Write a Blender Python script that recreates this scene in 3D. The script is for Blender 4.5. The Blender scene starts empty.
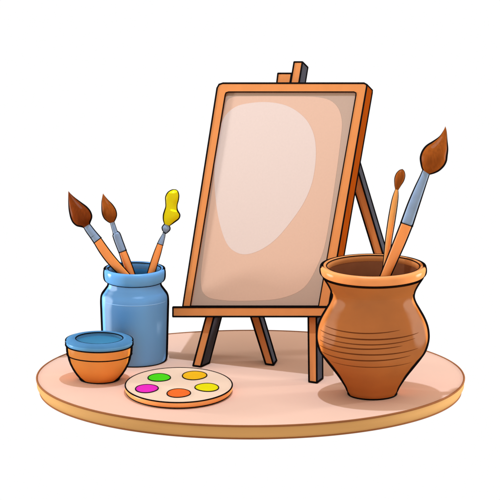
import bpy, math, random
from mathutils import Vector, noise
random.seed(4)
C = bpy.context.scene.collection
SC = bpy.context.scene

# ------------------------------------------------------------------ camera
S = 0.002                      # metres per picture unit at the reference distance
D = 8.0
ELEV = math.radians(13.0)
F = Vector((0, math.cos(ELEV), -math.sin(ELEV)))
U = Vector((0, math.sin(ELEV), math.cos(ELEV)))
R = Vector((1, 0, 0))
AIM = U * (126 * S)            # table centre (250,376) lies at the origin
CAM = AIM - F * D
cd = bpy.data.cameras.new('camera'); cam = bpy.data.objects.new('camera', cd); C.objects.link(cam)
cam.location = CAM
cam.rotation_euler = F.to_track_quat('-Z', 'Y').to_euler()
cd.lens = 36 * D / (500 * S); cd.sensor_width = 36; cd.clip_start = 0.1; cd.clip_end = 200
SC.camera = cam

def at(px, py, d=0.0):
    k = (D + d * S) / D
    return CAM + F * (D + d * S) + R * ((px - 250) * S * k) + U * ((250 - py) * S * k)
def gnd(px, py, z=0.0):
    v = at(px, py) - CAM
    t = (z - CAM.z) / v.z
    return CAM + v * t
def dep(P): return ((P - CAM).dot(F) - D) / S

# ------------------------------------------------------------------ world and lamps
w = bpy.data.worlds.new('World'); SC.world = w; w.use_nodes = True
w.node_tree.nodes['Background'].inputs[0].default_value = (1, 1, 1, 1)
w.node_tree.nodes['Background'].inputs[1].default_value = 1.0
def lamp(name, loc, target, energy, size, col=(1, 1, 1), shape='DISK'):
    ld = bpy.data.lights.new(name, 'AREA'); ld.shape = shape; ld.size = size
    ld.energy = energy; ld.color = col
    o = bpy.data.objects.new(name, ld); C.objects.link(o); o.location = loc
    o.rotation_euler = (Vector(target) - Vector(loc)).to_track_quat('-Z', 'Y').to_euler()
    return o
lamp('overhead_lamp', (0.03, -0.05, 2.7), (0, 0, 0.0), 47, 0.06, (0.72, 1.0, 1.5))
for nm, az, e in (('left_added_strip', -104, 66), ('right_added_strip', 106, 66)):  # added side lights, out of view, for highlight streaks and pale edge bands
    a_ = math.radians(az); o = lamp(nm, (2.5 * math.sin(a_), -2.5 * math.cos(a_), 0.3), (0, 0, 0.15), e, .2, shape='RECTANGLE')
    o.data.size_y = .5; o.data.color = (.86, 1.0, 1.2)
SC.view_settings.view_transform = 'Standard'; SC.view_settings.look = 'None'
SC.view_settings.exposure = 0; SC.view_settings.gamma = 1
SC.cycles.max_bounces = 6

# ------------------------------------------------------------------ materials
def lin(c):
    return tuple(((x / 255) / 12.92 if x / 255 <= .04045 else ((x / 255 + .055) / 1.055) ** 2.4) for x in c)
CAL = {"table_pink": [1.276, 1.178, 0.959], "table_ochre": [0.967, 0.93, 1.092], "easel_orange_wood": [0.901, 0.82, 0.686], "frame_side_rust": [0.443, 0.432, 0.445], "leg_side_charcoal": [0.45, 0.42, 0.38], "canvas_warm_grey": [0.841, 0.759, 0.633], "canvas_peach_sheen": [0.85, 0.782, 0.669], "canvas_pale_sheen": [0.816, 0.732, 0.623], "clay_brown": [0.868, 0.711, 0.272], "clay_rim_orange": [1.425, 1.309, 1.115], "clay_inside": [0.667, 0.694, 0.679], "jar_blue": [0.507, 0.838, 0.981], "jar_rim_blue": [0.894, 1.045, 1.086], "jar_inside_blue": [0.9, 0.9, 0.95], "pot_orange": [1.016, 1.175, 0.384], "collar_blue": [1.24, 1.283, 1.21], "pot_paint_blue": [0.859, 0.809, 0.671], "palette_cream": [1.231, 1.102, 0.912], "palette_side": [1.123, 1.322, 1.235], "bristle_dark": [0.781, 0.624, 0.559], "bristle_brown": [0.881, 0.818, 0.828], "ferrule_steel": [0.629, 0.647, 0.654], "handle_orange": [1.5, 0.955, 0.2], "handle_thin": [1.5, 1.273, 0.496], "yellow_paint": [1.009, 0.965, 1.5], "clay_brown_neck": [0.868, 0.711, 0.272], "collar_blue_top": [0.93, 0.962, 0.907]}
def mat(name, col, gain=1.0, ink=0.0, gloss=0.0, gsize=0.12, toon=0.0, sheen=0.0, gcol=(1, 1, 1), grain=0.04, gscale=(40, 40, 40), col2=None, ink_col=(14, 10, 9)):
    """col = colour as seen in sRGB, gain = light the surface collects. ink = dark drawn rim on rounded forms."""
    m = bpy.data.materials.new(name); m.use_nodes = True
    nt = m.node_tree; N = nt.nodes; L = nt.links; N.clear()
    out = N.new('ShaderNodeOutputMaterial')
    cal = CAL.get(name, (1, 1, 1))
    base = [min(.95, c / gain * k) for c, k in zip(lin(col), cal)]
    tc = N.new('ShaderNodeTexCoord'); mp = N.new('ShaderNodeMapping'); mp.inputs['Scale'].default_value = gscale
    nz = N.new('ShaderNodeTexNoise'); nz.inputs['Scale'].default_value = 1.0; nz.inputs['Detail'].default_value = 3
    L.new(tc.outputs['Object'], mp.inputs[0]); L.new(mp.outputs[0], nz.inputs['Vector'])
    mx = N.new('ShaderNodeMix'); mx.data_type = 'RGBA'
    a = [c * (1 - grain) for c in base]; b = [min(.97, c * (1 + grain)) for c in base]
    if col2: b = [min(.95, c / gain) for c in lin(col2)]
    rp = N.new('ShaderNodeMapRange'); rp.inputs[1].default_value = .35; rp.inputs[2].default_value = .65
    L.new(nz.outputs['Fac'], rp.inputs[0]); L.new(rp.outputs[0], mx.inputs[0])
    mx.inputs[6].default_value = (*a, 1); mx.inputs[7].default_value = (*b, 1)
    d = N.new('ShaderNodeBsdfDiffuse'); L.new(mx.outputs[2], d.inputs[0])
    sh = d.outputs[0]
    if toon:
        t = N.new('ShaderNodeBsdfToon'); t.component = 'DIFFUSE'; t.inputs['Size'].default_value = toon; t.inputs['Smooth'].default_value = .02
        L.new(mx.outputs[2], t.inputs[0]); s = N.new('ShaderNodeMixShader'); s.inputs[0].default_value = .9
        L.new(sh, s.inputs[1]); L.new(t.outputs[0], s.inputs[2]); sh = s.outputs[0]
    if sheen:
        t = N.new('ShaderNodeBsdfToon'); t.component = 'DIFFUSE'; t.inputs['Size'].default_value = .46; t.inputs['Smooth'].default_value = .02
        t.inputs[0].default_value = (1, .93, .85, 1); s = N.new('ShaderNodeMixShader'); s.inputs[0].default_value = sheen
        L.new(sh, s.inputs[1]); L.new(t.outputs[0], s.inputs[2]); sh = s.outputs[0]
    if gloss:
        g = N.new('ShaderNodeBsdfToon'); g.component = 'GLOSSY'; g.inputs['Size'].default_value = gsize; g.inputs['Smooth'].default_value = .05
        g.inputs[0].default_value = (*gcol, 1); s = N.new('ShaderNodeMixShader'); s.inputs[0].default_value = gloss
        L.new(sh, s.inputs[1]); L.new(g.outputs[0], s.inputs[2]); sh = s.outputs[0]
    if ink:
        ge = N.new('ShaderNodeNewGeometry'); dt = N.new('ShaderNodeVectorMath'); dt.operation = 'DOT_PRODUCT'
        L.new(ge.outputs['Normal'], dt.inputs[0]); L.new(ge.outputs['Incoming'], dt.inputs[1])
        ab = N.new('ShaderNodeMath'); ab.operation = 'ABSOLUTE'; L.new(dt.outputs['Value'], ab.inputs[0])
        mr = N.new('ShaderNodeMapRange'); mr.inputs[1].default_value = ink * .88; mr.inputs[2].default_value = ink
        mr.inputs[3].default_value = 1; mr.inputs[4].default_value = 0
        L.new(ab.outputs[0], mr.inputs[0])
        k = N.new('ShaderNodeBsdfDiffuse'); k.inputs[0].default_value = (*lin(ink_col), 1)
        s = N.new('ShaderNodeMixShader'); L.new(mr.outputs[0], s.inputs[0]); L.new(sh, s.inputs[1]); L.new(k.outputs[0], s.inputs[2]); sh = s.outputs[0]
    L.new(sh, out.inputs[0])
    return m

INK = mat('ink_black', (16, 12, 11), grain=.2)
BROWN = mat('ink_brown', (160, 98, 58), 1.3)
GROOVE = mat('groove_brown', (105, 52, 22), 1.1)

# ------------------------------------------------------------------ mesh builder
class MB:
    def __init__(s): s.v = []; s.f = []; s.m = []; s.sm = []
    def add(s, verts, faces, m=0, smooth=True):
        o = len(s.v); s.v += [tuple(p) for p in verts]
        for f in faces: s.f.append([i + o for i in f]); s.m.append(m); s.sm.append(smooth)
    def build(s, name, mats, parent=None, loc=None):
        me = bpy.data.meshes.new(name)
        off = Vector(loc) if loc is not None else Vector((0, 0, 0))
        me.from_pydata([tuple(Vector(p) - off) for p in s.v], [], s.f)
        for m in mats: me.materials.append(m)
        for p, m, sm in zip(me.polygons, s.m, s.sm): p.material_index = m; p.use_smooth = sm
        me.validate(); me.update()
        o = bpy.data.objects.new(name, me); C.objects.link(o)
        if parent is not None:
            o.parent = parent; o.location = off - parent.location
        else: o.location = off
        return o

def lathe(mb, c, prof, m=0, n=96, sy=1.0, close=False):
    """prof: list of (r, z) metres; m may be a list per segment"""
    v = []
    for r, z in prof:
        for k in range(n):
            a = 2 * math.pi * k / n
            v.append((c[0] + r * math.cos(a), c[1] + sy * r * math.sin(a), c[2] + z))
    f = []
    for i in range(len(prof) - 1):
        for k in range(n):
            f.append((i * n + k, i * n + (k + 1) % n, (i + 1) * n + (k + 1) % n, (i + 1) * n + k))
    mb.add(v, f, m)
def back_arc(mb, c, r, z, w, m=1): ring(mb, c, r, z, w, m, a0=math.radians(-8), a1=math.radians(188))
def ring(mb, c, r, z, w, m=1, n=96, sy=1.0, a0=0, a1=2 * math.pi, taper=False, rz=None):
    full = abs(a1 - a0 - 2 * math.pi) < 1e-6
    pts = []; rad = []
    K = n if full else 40
    for k in range(K + (0 if full else 1)):
        a = a0 + (a1 - a0) * k / K
        zz = z + (rz(k / K) if rz else 0)
        rr = r(zz) if callable(r) else r
        pts.append(Vector((c[0] + rr * math.cos(a), c[1] + sy * rr * math.sin(a), c[2] + zz)))
        rad.append(w * (math.sin(math.pi * min(1, max(0, k / K))) ** .5 + .12 if taper else 1))
    tube(mb, pts, rad, m, closed=full)
def tube(mb, pts, rad, m=1, closed=False, n=10, cap=True, tan=None):
    if not isinstance(rad, (list, tuple)): rad = [rad] * len(pts)
    P = len(pts); v = []; ref = None
    for i in range(P):
        a = pts[(i - 1) % P] if (closed or i > 0) else pts[i]
        b = pts[(i + 1) % P] if (closed or i < P - 1) else pts[i]
        t = (b - a).normalized() if tan is None else tan
        if ref is None:
            ref = t.orthogonal().normalized()
        ref = (ref - t * ref.dot(t)).normalized(); s2 = t.cross(ref)
        for k in range(n):
            q = 2 * math.pi * k / n
            v.append(pts[i] + (ref * math.cos(q) + s2 * math.sin(q)) * rad[i])
    f = []
    for i in range(P if closed else P - 1):
        j = (i + 1) % P
        sh = 0
        if closed and j == 0:    # match the twist at the seam
            best = min(range(n), key=lambda h: (v[i * n] + (pts[0] - pts[i]) - v[h]).length); sh = best
        for k in range(n):
            f.append((i * n + k, i * n + (k + 1) % n, j * n + (k + 1 + sh) % n, j * n + (k + sh) % n))
    if not closed and cap:
        f.append(tuple(range(n))[::-1]); f.append(tuple((P - 1) * n + k for k in range(n)))
    mb.add(v, f, m)
def crom(pts, per=6, closed=False):
    """Catmull-Rom through tuples of any length"""
    out = []; P = len(pts)
    for i in range(P if closed else P - 1):
        g = lambda j: pts[j % P] if closed else pts[max(0, min(P - 1, j))]
        a, b, c, d = g(i - 1), g(i), g(i + 1), g(i + 2)
        for k in range(per):
            t = k / per
            out.append(tuple(.5 * (2 * B + (Cc - A) * t + (2 * A - 5 * B + 4 * Cc - Dd) * t * t + (-A + 3 * B - 3 * Cc + Dd) * t ** 3)
                             for A, B, Cc, Dd in zip(a, b, c, d)))
    if not closed: out.append(tuple(pts[-1]))
    return out
def thing(name, label, cat, loc=(0, 0, 0), group=None):
    o = bpy.data.objects.new(name, None); C.objects.link(o); o.location = loc; o.empty_display_size = .05
    o['label'] = label; o['category'] = cat
    if group: o['group'] = group
    return o

# ------------------------------------------------------------------ the round table
TOP = mat('table_pink', (249, 203, 184), 1.85, grain=.012, gscale=(5, 5, 5))
EDGE = mat('table_ochre', (203, 152, 84), 1.0, grain=.03, gscale=(6, 6, 60))
tb = MB(); TR, TY = 213.5 * S, 0.872
th = 13.2 * S
prof = [(0.0001, 0), (TR * .5, 0), (TR - .0012, 0), (TR, -.0012)]
lathe(tb, (0.001, 0, 0), prof[:3], 0, 160, TY)
lathe(tb, (0.001, 0, 0), [(TR - .0012, 0), (TR, -.0012), (TR, -th * .55), (TR - .006, -th), (TR - .012, -th - .001), (0.0001, -th - .001)], 1, 160, TY)
ring(tb, (0.001, 0, 0), TR - .0002, -.0006, .0021, 2, 160, TY)
ring(tb, (0.001, 0, 0), TR - .0065, -th - .0004, .0019, 2, 160, TY)
table = tb.build('table_top', [TOP, EDGE, BROWN])
table['label'] = 'round pink table top with ochre edge carrying the whole painting set'; table['category'] = 'table'

# ------------------------------------------------------------------ easel
FOOT = gnd(312, 383)           # a front foot of the easel; the painting plane passes through it
WD = (R * 147 - F * 70).normalized()
NB = WD.cross(R * 36.5 + U * 224 + F * 77).normalized()
if NB.y > 0: NB = -NB                      # faces the painter
UD = NB.cross(WD).normalized()
def PD(x, y, b=0.0):           # depth of that plane behind picture point x, y; b = units further behind it
    v = at(x, y) - CAM; t = (FOOT - NB * b * S - CAM).dot(NB) / v.dot(NB)
    return dep(CAM + v * t)
ORA = mat('easel_orange_wood', (243, 150, 84), 1.45, gloss=0.012, gsize=0.1, grain=0.025, gscale=(40, 40, 12))
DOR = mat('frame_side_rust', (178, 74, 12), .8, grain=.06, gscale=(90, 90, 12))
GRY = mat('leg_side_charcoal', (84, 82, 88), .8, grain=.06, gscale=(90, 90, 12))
LW = .9 * S
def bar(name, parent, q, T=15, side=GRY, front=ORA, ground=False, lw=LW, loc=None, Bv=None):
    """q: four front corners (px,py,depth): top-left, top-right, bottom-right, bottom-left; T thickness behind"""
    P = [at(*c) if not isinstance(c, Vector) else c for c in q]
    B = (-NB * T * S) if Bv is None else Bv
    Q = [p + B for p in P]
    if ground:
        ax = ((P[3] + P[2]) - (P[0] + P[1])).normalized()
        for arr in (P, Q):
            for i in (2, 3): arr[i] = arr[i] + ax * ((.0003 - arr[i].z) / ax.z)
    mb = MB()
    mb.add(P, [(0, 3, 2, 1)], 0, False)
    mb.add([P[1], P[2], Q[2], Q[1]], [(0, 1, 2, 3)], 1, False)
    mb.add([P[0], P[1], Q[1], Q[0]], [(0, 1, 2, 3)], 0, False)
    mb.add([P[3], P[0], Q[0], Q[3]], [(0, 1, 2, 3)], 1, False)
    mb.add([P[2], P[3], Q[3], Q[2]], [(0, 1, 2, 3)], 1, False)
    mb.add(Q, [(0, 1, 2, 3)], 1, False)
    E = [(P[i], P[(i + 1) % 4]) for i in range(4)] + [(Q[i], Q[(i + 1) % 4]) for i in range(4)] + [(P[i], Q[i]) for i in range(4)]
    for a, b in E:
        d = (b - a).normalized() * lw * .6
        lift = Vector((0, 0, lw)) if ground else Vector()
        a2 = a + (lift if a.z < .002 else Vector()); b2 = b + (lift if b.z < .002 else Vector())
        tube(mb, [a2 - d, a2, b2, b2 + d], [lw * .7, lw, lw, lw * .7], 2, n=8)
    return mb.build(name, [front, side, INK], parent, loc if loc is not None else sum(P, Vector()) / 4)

easel = thing('easel', 'orange wooden tripod easel with charcoal leg sides holding the blank framed canvas', 'easel', gnd(262, 374))
def leg(x0a, x0b, y0, x1a, x1b, y1, b=0.0, T=15, dtop=None, dbot=None):
    if dtop is None:
        q = [(x0a, y0, PD(x0a, y0, b)), (x0b, y0, PD(x0b, y0, b)), (x1b, y1, PD(x1b, y1, b)), (x1a, y1, PD(x1a, y1, b))]
    else:
        g = .476
        q = [(x0a, y0, dtop + g * (x0b - x0a)), (x0b, y0, dtop), (x1b, y1, dbot), (x1a, y1, dbot + g * (x1b - x1a))]
    return bar('leg', easel, q, T, ground=True)
leg(208, 215.8, 310, 191.6, 199.6, 372)                  # front left
leg(308.2, 316.4, 310, 309, 316.8, 382.6)                  # front right
dm = dep(gnd(269, 366)); leg(227, 237, 242, 266, 273.6, 366, dtop=PD(232, 242, 24), dbot=dm)     # middle, runs to the back
dr = dep(gnd(408, 350)); q = leg(333.5, 343.5, 122, 402.5, 410.5, 347, dtop=PD(338, 122, 26), dbot=dr, T=17)
# ledge in front of the board
LB = -9
ledge = bar('ledge', easel, [(173, 307.3, PD(173, 307.3, LB)), (329.6, 307.3, PD(329.6, 307.3, LB)), (325, 316.6, PD(325, 316.6, LB)), (173, 316.6, PD(173, 316.6, LB))],
            T=20, side=ORA, Bv=F * 20 * S)
# mast behind the board, and its little clamp
bar('mast', easel, [(294.2, 62, PD(294.2, 62, 19)), (302.4, 62, PD(302.4, 62, 19)), (262.5, 305, PD(262.5, 305, 19)), (254.5, 305, PD(254.5, 305, 19))], T=14)
bar('clamp', easel, [(278, 73.4, PD(278, 73.4, 19)), (291.6, 73.4, PD(291.6, 73.4, 19)), (289.4, 87, PD(289.4, 87, 19)), (276.4, 87, PD(276.4, 87, 19))], T=10, side=ORA)
bar('brace', easel, [(214, 236, PD(214, 236, 18)), (336, 236, PD(336, 236, 18)), (335, 244, PD(335, 244, 18)), (213, 244, PD(213, 244, 18))], T=5, side=ORA)

# ------------------------------------------------------------------ framed canvas
fc = thing('framed_canvas', 'blank pinkish canvas in an orange frame leaning on the easel ledge', 'canvas', at(255, 307, PD(255, 307)))
def fp(x, y, f=0.0): return at(x, y, PD(x, y)) + NB * (f * S)
OUT = [(217.2, 88), (219.2, 84.4), (223, 83.2), (364.2, 83.2), (366.8, 84.6), (366.6, 87.5), (328.6, 306.4), (182.8, 306.4)]
INN = [(225.2, 95), (226, 92.8), (228.4, 92), (354, 92), (356, 93), (356, 95), (318.6, 305.8), (190.4, 305.8)]
fr = MB()
o_ = [fp(*p, 0.0) for p in OUT]; i_ = [fp(*p, 0.0) for p in INN]; n = len(o_)
ob = [p - NB * 14.6 * S for p in o_]; ib = [p - NB * 3.0 * S for p in i_]
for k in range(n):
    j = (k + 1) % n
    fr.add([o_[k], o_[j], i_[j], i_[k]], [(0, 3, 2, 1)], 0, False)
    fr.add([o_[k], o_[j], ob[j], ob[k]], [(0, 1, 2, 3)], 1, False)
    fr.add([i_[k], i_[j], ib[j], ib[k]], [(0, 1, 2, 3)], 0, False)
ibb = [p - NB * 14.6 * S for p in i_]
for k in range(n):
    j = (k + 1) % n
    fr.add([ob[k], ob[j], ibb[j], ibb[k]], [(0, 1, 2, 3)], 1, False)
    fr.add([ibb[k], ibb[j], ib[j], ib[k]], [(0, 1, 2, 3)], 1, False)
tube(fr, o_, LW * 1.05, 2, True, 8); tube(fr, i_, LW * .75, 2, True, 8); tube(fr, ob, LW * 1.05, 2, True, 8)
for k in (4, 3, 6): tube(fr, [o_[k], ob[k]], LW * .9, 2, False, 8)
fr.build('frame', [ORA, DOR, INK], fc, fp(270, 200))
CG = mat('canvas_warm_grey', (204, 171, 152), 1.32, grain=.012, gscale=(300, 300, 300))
CM = mat('canvas_peach_sheen', (236, 189, 163), 1.32, grain=.012, gscale=(300, 300, 300))  # outer tone of the canvas reflection, put in as colour
CP = mat('canvas_pale_sheen', (243, 217, 205), 1.32, grain=.012, gscale=(300, 300, 300))  # bright oval of the reflection, painted as a thin sheet
def sheet(name, pts, m, depth, thick, ink=False):
    mb = MB(); P = [fp(x, y, depth) for x, y in pts]; Q = [p - NB * thick * S for p in P]; n = len(P)
    mb.add(P + [sum(P, Vector()) / n], [(k, (k + 1) % n, n) for k in range(n)], 0, False); mb.add(Q, [tuple(range(n))[::-1]], 0, False)
    for k in range(n): mb.add([P[k], P[(k + 1) % n], Q[(k + 1) % n], Q[k]], [(0, 1, 2, 3)], 0, False)
    return mb
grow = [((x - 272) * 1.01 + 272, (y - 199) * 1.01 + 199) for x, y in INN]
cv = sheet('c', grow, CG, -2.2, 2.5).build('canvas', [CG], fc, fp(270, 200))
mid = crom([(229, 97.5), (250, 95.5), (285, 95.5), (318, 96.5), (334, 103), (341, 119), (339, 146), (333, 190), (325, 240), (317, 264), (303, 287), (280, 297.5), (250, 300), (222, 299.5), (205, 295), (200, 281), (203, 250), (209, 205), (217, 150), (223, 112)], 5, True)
o = sheet('m', mid, CM, -2.1, .15).build('peach_sheen', [CM], fc, fp(270, 200)); o['label'] = 'painted peach sheen covering most of the canvas'
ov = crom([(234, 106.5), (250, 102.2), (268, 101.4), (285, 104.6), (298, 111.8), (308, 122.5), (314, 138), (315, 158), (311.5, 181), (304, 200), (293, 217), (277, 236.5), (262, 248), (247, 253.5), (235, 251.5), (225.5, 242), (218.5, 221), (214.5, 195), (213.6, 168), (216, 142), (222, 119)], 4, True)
o = sheet('p', ov, CP, -2.0, .15).build('pale_sheen', [CP], fc, fp(270, 200)); o['label'] = 'painted pale oval sheen in the middle of the canvas'

# ------------------------------------------------------------------ terracotta vase
def prof_y(yb, rows):          # rows of (y, r) in picture units -> (r, z) metres above the base
    return [(r * S, (yb - y) / math.cos(ELEV) * S) for y, r in rows]
VB = 394.0; vc = gnd(372.3, VB); vc.z = 0.0004
vase = thing('vase', 'brown terracotta vase with flared orange rim holding two brushes', 'vase', vc)
CLAY = mat('clay_brown', (186, 110, 56), 1.0, ink=0.29, toon=0.5, gloss=0.02, gsize=0.25, sheen=0.022, gcol=(1, .82, .6), grain=0.10, gscale=(9, 9, 13))
CLAYN = mat('clay_brown_neck', (186, 110, 56), 1.0, toon=.5, ink=.24, gloss=.012, sheen=0.022, gcol=(1, .82, .6), grain=0.10, gscale=(9, 9, 13))
RIM = mat('clay_rim_orange', (240, 150, 82), 1.55, ink=0.27, gloss=0.02, gsize=0.1, sheen=0.02, gcol=(1, .9, .7), grain=.03)
RIMI = mat('clay_rim_inner', (240, 150, 82), 1.55, grain=.03)
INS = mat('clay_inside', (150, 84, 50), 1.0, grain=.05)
rows = crom([(394, 23.5), (390.5, 25.5), (385, 28.2), (375, 34.8), (365, 42.5), (357, 48.6), (350, 53), (342, 55.4), (335, 55.9), (327, 54.6), (319, 51.4), (311, 46.8), (304, 42.8), (298, 41), (292, 42), (286, 45), (279, 49.5)], 5)
body = prof_y(VB, [(394, .01)] + rows)
mb = MB(); nb = len(body) - 11; lathe(mb, vc, body[:nb + 1], 0, 128); lathe(mb, vc, body[nb:], 3, 128)
ztop = (VB - 267.5) / math.cos(ELEV) * S
def vr(z):
    for (r0, z0), (r1, z1) in zip(body[1:], body[2:]):
        if z0 <= z <= z1 and z1 > z0: return r0 + (r1 - r0) * (z - z0) / (z1 - z0)
    return body[-1][0]
for yc, a0, a1, bow, wd in [(321, 205, 300, 2.5, .5), (326.5, 197, 325, 2.0, .62), (331, 203, 318, 3, .5), (335.5, 200, 300, 2.5, .6), (341, 198, 322, 2.2, .6), (347, 196, 312, 3.0, .62), (354.5, 214, 318, 1.5, .45)]:
    z = (VB - yc) / math.cos(ELEV) * S
    ring(mb, vc, lambda q: vr(q) - .0002, z, wd * S, 2, a0=math.radians(a0), a1=math.radians(a1), taper=True,
         rz=lambda t, b=bow: (-b * math.sin(t * 2.6) * S * .8 + (t * b * .9) * S))
ring(mb, vc, 23.8 * S, .0012, .9 * S, 1); 
mb.build('body', [CLAY, INK, GROOVE, CLAYN], vase, vc)
def lip(mb, c, r0, r1, z0, z1, m_out, m_in):
    p = torus_prof(r0, r1, z0, z1, 24)
    a = p[-6:] + p[1:7]; b = p[6:19]
    lathe(mb, c, a, m_out, 128); lathe(mb, c, b, m_in, 128)
def torus_prof(r0, r1, z0, z1, k=20, sq=.75):      # rounded lip section between radii r0..r1 and heights z0..z1
    out = []
    for i in range(k + 1):
        a = 2 * math.pi * i / k
        c, s_ = math.cos(a), math.sin(a)
        c = math.copysign(abs(c) ** sq, c); s_ = math.copysign(abs(s_) ** sq, s_)
        out.append(((r0 + r1) / 2 + (r1 - r0) / 2 * c, (z0 + z1) / 2 + (z1 - z0) / 2 * s_))
    return out
mb = MB(); lip(mb, vc, 44.5 * S, 52.6 * S, ztop - 9.5 * S, ztop, 0, 2)
ring(mb, vc, 49.6 * S, ztop - 9.7 * S, .8 * S, 1, 128)
ring(mb, vc, 45.6 * S, ztop - .7 * S, .55 * S, 1, 128)
back_arc(mb, vc, 51.2 * S, ztop - .9 * S, .8 * S)
mb.build('rim', [RIM, INK, RIMI], vase, vc + Vector((0, 0, ztop)))
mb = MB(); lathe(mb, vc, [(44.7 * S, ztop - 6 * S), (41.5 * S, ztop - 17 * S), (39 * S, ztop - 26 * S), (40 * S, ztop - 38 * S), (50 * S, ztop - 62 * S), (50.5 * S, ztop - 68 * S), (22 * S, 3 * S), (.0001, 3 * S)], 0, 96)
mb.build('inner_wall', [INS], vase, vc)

# ------------------------------------------------------------------ blue jar
JB = 359.5; jc = gnd(135, JB); jc.z = .0004
jar = thing('jar', 'tall blue ceramic jar holding three brushes behind the small pot', 'jar', jc)
BLUE = mat('jar_blue', (104, 152, 196), .92, ink=0.36, toon=0.5, gloss=0.05, gsize=0.27, sheen=0.04, grain=.05, gscale=(10, 10, 4))
BRIM = mat('jar_rim_blue', (104, 158, 202), 1.15, ink=0.32, gloss=0.03, gsize=0.08, sheen=0.02, grain=.03)
BRIMI = mat('jar_rim_inner_blue', (104, 158, 202), 1.15, grain=.03)
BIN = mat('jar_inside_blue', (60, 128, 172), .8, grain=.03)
rows = crom([(359.5, 31), (357.5, 33), (350, 33.6), (330, 34.2), (310, 34.8), (299, 35), (293, 34), (288, 30.5), (284, 27.8), (279, 27.2)], 5)
jbody = prof_y(JB, [(359.5, .01)] + rows)
mb = MB(); lathe(mb, jc, jbody, 0, 128)
ring(mb, jc, 31.6 * S, .0012, .8 * S, 1)
mb.build('body', [BLUE, INK], jar, jc)
PALE = mat('jar_pale_line', (150, 190, 222), 1.2)
mb = MB(); zj = (JB - 297) / math.cos(ELEV) * S; ring(mb, jc, 34.62 * S, zj, .42 * S, 0, a0=math.radians(188), a1=math.radians(352), taper=True)
mb.build('glaze_line', [PALE], jar, jc)
jt = (JB - 266.5) / math.cos(ELEV) * S
mb = MB(); lip(mb, jc, 26 * S, 31.8 * S, jt - 13 * S, jt, 0, 2)
ring(mb, jc, 28.2 * S, jt - 13.3 * S, .75 * S, 1, 128); ring(mb, jc, 26.8 * S, jt - .8 * S, .5 * S, 1, 128)
back_arc(mb, jc, 30.6 * S, jt - .9 * S, .75 * S)
mb.build('rim', [BRIM, INK, BRIMI], jar, jc + Vector((0, 0, jt)))
mb = MB(); lathe(mb, jc, [(26.2 * S, jt - 6 * S), (25 * S, jt - 14 * S), (32 * S, jt - 30 * S), (32 * S, 4 * S), (.0001, 4 * S)], 0, 96)
mb.build('inner_wall', [BIN], jar, jc)

# ------------------------------------------------------------------ small pot
PB = 379.0; pc = gnd(99.6, PB); pc.z = .0004
pot = thing('pot', 'small squat orange clay pot with thick blue collar in front of the blue jar', 'pot', pc)
PORA = mat('pot_orange', (228, 124, 56), 1.0, ink=0.36, toon=0.5, gloss=0.035, gsize=0.25, sheen=0.04, gcol=(1, .85, .6), grain=.05, gscale=(14, 14, 14))
PBL = mat('collar_blue', (98, 152, 194), 1.45, ink=0.32, gloss=0.015, gsize=0.1, grain=.04)
PBLN = mat('collar_blue_top', (98, 150, 190), 1.7, grain=.04)
PPA = mat('pot_paint_blue', (70, 140, 184), 1.3, gloss=0.02, grain=.02)
mb = MB(); lathe(mb, pc, prof_y(PB, [(379, .01), (379, 19), (377.6, 20.6), (374, 23.6), (369, 26.9), (364, 29.4), (359, 31.2), (354, 32.2), (351, 33.1), (343.6, 33.4)]), 0, 128)
ring(mb, pc, 32.4 * S, (PB - 353.6) / math.cos(ELEV) * S, .62 * S, 1); ring(mb, pc, 19.6 * S, .0012, .8 * S, 1)
mb.build('body', [PORA, INK], pot, pc)
pz = lambda y: (PB - y) / math.cos(ELEV) * S
mb = MB(); lathe(mb, pc, [(33.2 * S, pz(344.2)), (34.0 * S, pz(343.4)), (34.2 * S, pz(342)), (33.8 * S, pz(340.6))], 0, 128)
lathe(mb, pc, [(33.8 * S, pz(340.6)), (32.6 * S, pz(339.2)), (30.6 * S, pz(338.3)), (27 * S, pz(337.8)), (24.2 * S, pz(338)), (23.2 * S, pz(339)), (23 * S, pz(346))], 2, 128)
ring(mb, pc, 33.5 * S, pz(344.3), .78 * S, 1); ring(mb, pc, 23.6 * S, pz(338.4), .55 * S, 1)
back_arc(mb, pc, 33.4 * S, pz(340) , .75 * S)
mb.build('collar', [PBL, INK, PBLN], pot, pc + Vector((0, 0, pz(340))))
mb = MB(); lathe(mb, pc, [(23.2 * S, pz(341.5)), (12 * S, pz(341.5)), (.0001, pz(341.5))], 0, 64)
mb.build('blue_paint', [PPA], pot, pc + Vector((0, 0, pz(341.5))))

# ------------------------------------------------------------------ palette
gc = gnd(178.8, 391.6); gc.z = .0004
pal = thing('palette', 'oval wooden palette with five blobs of paint at the front of the table', 'palette', gc)
PTOP = mat('palette_cream', (251, 219, 194), 1.8, grain=.015, gscale=(12, 12, 12))
PSID = mat('palette_side', (238, 140, 80), 1.0, gloss=0.015, gsize=0.1, grain=.04, gscale=(30, 30, 30))
PR, PY, PH = 53 * S, 1.26, 6.8 * S
mb = MB()
lathe(mb, gc, [(.0001, PH), (PR * .6, PH), (PR - .6 * S, PH)], 0, 128, PY)
lathe(mb, gc, [(PR - .6 * S, PH), (PR, PH - .8 * S), (PR, PH * .45), (PR - 1.2 * S, 1 * S), (PR - 3 * S, 0), (.0001, 0)], 1, 128, PY)
ring(mb, gc, PR - .3 * S, PH - .2 * S, .72 * S, 2, 128, PY); ring(mb, gc, PR - 1.6 * S, 1.0 * S, .8 * S, 2, 128, PY)
mb.build('board', [PTOP, PSID, INK], pal, gc)
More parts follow.
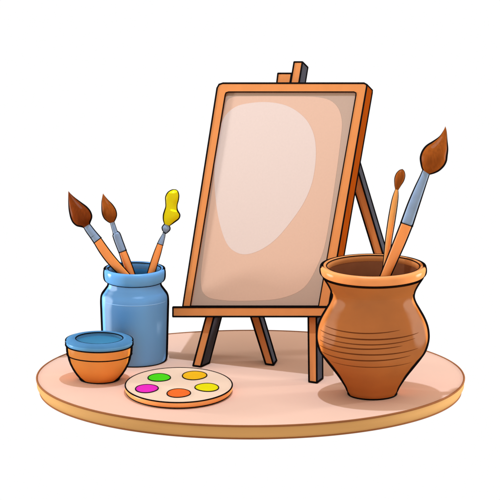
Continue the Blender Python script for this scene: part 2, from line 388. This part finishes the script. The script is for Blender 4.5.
for nm, cx, cy, rx, ry, col in [('green', 159.2, 377.8, 10.8, 3.9, (82, 214, 24)), ('amber', 194.4, 375.8, 11.9, 4.3, (252, 182, 26)), ('yellow', 207, 387.7, 11.4, 4.0, (240, 216, 14)),
                                ('orange', 178.6, 393.4, 11.2, 4.2, (246, 106, 38)), ('magenta', 146.7, 388.9, 11, 4.0, (236, 44, 168))]:
    m = mat('paint_' + nm, col, 1.45, gloss=.012, gsize=.1, grain=.02)
    c = gnd(cx, cy, PH + .0004)
    mb = MB(); sy = (ry / rx) / math.sin(ELEV + math.radians(1.6))
    ph = random.random() * 6
    n = 64; prf = [(1.0, 0), (.985, .9), (.93, 1.5), (.8, 1.8), (.5, 1.9), (.01, 1.9)]
    V = []
    def wob(a): return 1 + .035 * math.sin(2 * a + ph) + .02 * math.sin(3 * a + 2 * ph)
    for rr, zz in prf:
        for k in range(n):
            a = 2 * math.pi * k / n; q = rx * S * rr * wob(a)
            V.append((c[0] + q * math.cos(a), c[1] + sy * q * math.sin(a), c[2] + zz * S * .3))
    mb.add(V, [(i * n + k, i * n + (k + 1) % n, (i + 1) * n + (k + 1) % n, (i + 1) * n + k) for i in range(len(prf) - 1) for k in range(n)], 0)
    tube(mb, [Vector((c[0] + rx * S * wob(2 * math.pi * k / n) * math.cos(2 * math.pi * k / n), c[1] + sy * rx * S * wob(2 * math.pi * k / n) * math.sin(2 * math.pi * k / n), c[2] + .3 * S)) for k in range(n)], .55 * S, 1, True, 8)
    o = mb.build('paint_blob', [m, INK], pal, c); o['label'] = nm + ' blob of paint'

# ------------------------------------------------------------------ brushes
BR1 = mat('bristle_dark', (122, 56, 16), .95, ink=0.54, gloss=0.006, gsize=0.14, gcol=(1, .75, .5), grain=0.12, gscale=(240, 240, 40))
BR2 = mat('bristle_brown', (146, 72, 20), .95, ink=0.54, gloss=0.006, gsize=0.14, gcol=(1, .75, .5), grain=0.12, gscale=(240, 240, 40))
MET = mat('ferrule_steel', (150, 166, 186), 1.0, ink=0.68, gloss=0.06, gsize=0.3, grain=.06)
HAN = mat('handle_orange', (240, 134, 58), 1.0, ink=0.66, toon=0.5, gloss=0.07, gsize=0.3, sheen=.05, gcol=(1, .86, .55), grain=.05, gscale=(60, 60, 12))
HAT = mat('handle_thin', (240, 134, 58), 1.0, ink=0.72, toon=0.5, gloss=0.07, gsize=0.3, sheen=.05, gcol=(1, .86, .55), grain=.05)
YEL = mat('yellow_paint', (226, 204, 8), 1.0, ink=0.56, toon=0.5, gloss=0.006, gsize=0.14, grain=.04)
def piece(name, rows, d, m, parent, per=6, flat=1.0, dd=0.0, extra=(), fixed=False):
    """rows: (px,py,r) along the axis, swept round section"""
    rr = crom(rows, per); y0 = rows[0][1]
    pts = [at(x, y, d + dd * (y - 270)) for x, y, r in rr]; rad = [max(.02, r) * S for x, y, r in rr]
    mb = MB(); tube(mb, pts, rad, 0, False, 28, tan=(pts[-1] - pts[0]).normalized() if fixed else None)
    for (x, y, r, wd) in extra:        # ink rings round the piece
        c = at(x, y, d + dd * (y - 270)); i = min(range(len(pts) - 1), key=lambda k: (pts[k] - c).length)
        t = (pts[min(i + 1, len(pts) - 1)] - pts[max(i - 1, 0)]).normalized(); a = t.orthogonal().normalized(); b = t.cross(a)
        tube(mb, [c + (a * math.cos(k * math.pi / 12) + b * math.sin(k * math.pi / 12)) * (r - .25) * S for k in range(24)], wd * S, 1, True, 6)
    return mb.build(name, [m, INK], parent, pts[0])

jd = dep(jc + Vector((0, 0, jt))); vd = dep(vc + Vector((0, 0, ztop)))
G1 = 'brushes standing in the blue jar'; G2 = 'brushes standing in the terracotta vase'
d = jd - 4
t = thing('paint_brush', 'fat dark brown brush leaning furthest left in the blue jar', 'paint brush', at(150, 303, d), G1)
piece('bristles', [(68.4, 191, 0), (69.6, 194.5, 1.5), (72, 200, 4.3), (75.4, 206.5, 7.8), (79, 212.5, 10.4), (82, 217.5, 10.9), (84.3, 221.8, 9.2), (86, 225, 5.2), (87, 227, 3)], d, BR1, t)
piece('ferrule', [(86, 224.6, 3.9), (89.6, 230, 4.3), (93.4, 235, 4.5), (97.6, 240.4, 5.0)], d, MET, t, extra=[(93.8, 235.6, 4.5, .35), (97.6, 240.4, 5.0, .5)])
piece('handle', [(97, 239.6, 4.7), (103, 249, 5.2), (110, 258.5, 5.3), (118, 267.5, 5.0), (126, 276, 4.6), (136, 287, 4.2), (148, 301, 3.6)], d, HAN, t)
d = jd + 6
t = thing('paint_brush', 'slim upright brown brush in the middle of the blue jar', 'paint brush', at(143, 316, d), G1)
piece('bristles', [(103, 193.4, 0), (103.8, 197, 1.7), (105.2, 202, 4.2), (107.4, 207.5, 6.6), (109.2, 212.5, 7.6), (110.6, 217, 6.9), (111.6, 220.4, 4.6), (112.3, 222.6, 2.2)], d, BR2, t)
piece('ferrule', [(111.8, 221, 2.3), (113.6, 227, 2.5), (115.2, 232, 2.8), (116.4, 234.6, 4.3), (119, 242, 4.5), (122.6, 251.4, 4.4)], d, MET, t, extra=[(115.6, 232.8, 3.2, .35), (122.8, 251.6, 4.4, .5)])
piece('handle', [(122.4, 251, 4.2), (126, 261, 4.7), (130.5, 274, 4.9), (134, 286, 4.5), (138, 300, 4)], d, HAN, t)
d = jd + 1
t = thing('paint_brush', 'slender brush tipped with thick yellow paint in the blue jar', 'paint brush', at(143, 300, d), G1)
piece('yellow_paint', [(176, 189.4, 0), (175, 190.2, 3.2), (173.4, 193.6, 6.2), (172, 198.5, 7.2), (171.4, 203.5, 6.5), (171.6, 208, 6.6), (172.2, 212.6, 8.6), (171, 217, 8.6), (168.6, 221.5, 6), (167, 225.6, 2.6)], d, YEL, t, fixed=True)
piece('ferrule', [(167.4, 224, 1.5), (166.8, 225.4, 3.6), (166, 228.6, 4.7), (165, 231.8, 3), (164.4, 233, 1.6), (163.4, 236, 2.1), (161.6, 240.5, 2.9), (160.2, 244.4, 3.3)], d, MET, t, extra=[(164.5, 233, 1.9, .4), (160.2, 244.4, 3.3, .45)])
piece('handle', [(160.3, 244, 3.2), (157.4, 253, 3.9), (154, 263.5, 4.1), (150.6, 275, 4.2), (147, 288, 3.9), (143, 302, 3.4)], d, HAN, t)
d = vd - 8
t = thing('paint_brush', 'big brush with flame shaped bristles and blue grey ferrule in the vase', 'paint brush', at(366, 314, d), G2)
piece('bristles', [(445.4, 126.2, 0), (445, 131, 1.7), (443.2, 138, 4.4), (439.8, 146, 9.3), (435.6, 153.5, 12.9), (432.6, 160, 13.2), (430.2, 165.4, 11.2), (428, 170, 7.6), (426.6, 173, 4)], d, BR2, t)
piece('ferrule', [(426.4, 171, 4.2), (424, 177.5, 4.5), (419, 190, 5.4), (413, 206, 6.2), (406.6, 224.6, 6.6)], d, MET, t, extra=[(408.6, 219, 6.4, .3), (406.6, 224.6, 6.6, .5)])
piece('handle', [(406.8, 224, 6.4), (400, 241, 6.3), (392, 260, 5.8), (384.4, 278, 5.4), (377, 295, 5), (369, 314, 4.4)], d, HAN, t)
d = vd + 10
t = thing('paint_brush', 'small thin brush with oval brown tip behind the big brush in the vase', 'paint brush', at(380, 312, d), G2)
piece('bristles', [(402.4, 169, 0), (402, 170.6, 2.6), (400.8, 174.5, 4.7), (399.2, 179.5, 5), (397.8, 184.5, 3.6), (396.8, 189.6, 1.7)], d, BR2, t)
piece('handle', [(396.8, 188.8, 1.4), (396, 194, 2.6), (394.6, 202, 3.5), (391.8, 219, 3.9), (388.6, 240, 3.6), (386, 262, 3.1), (384, 280, 2.9), (381, 308, 2.6)], d, HAT, t)
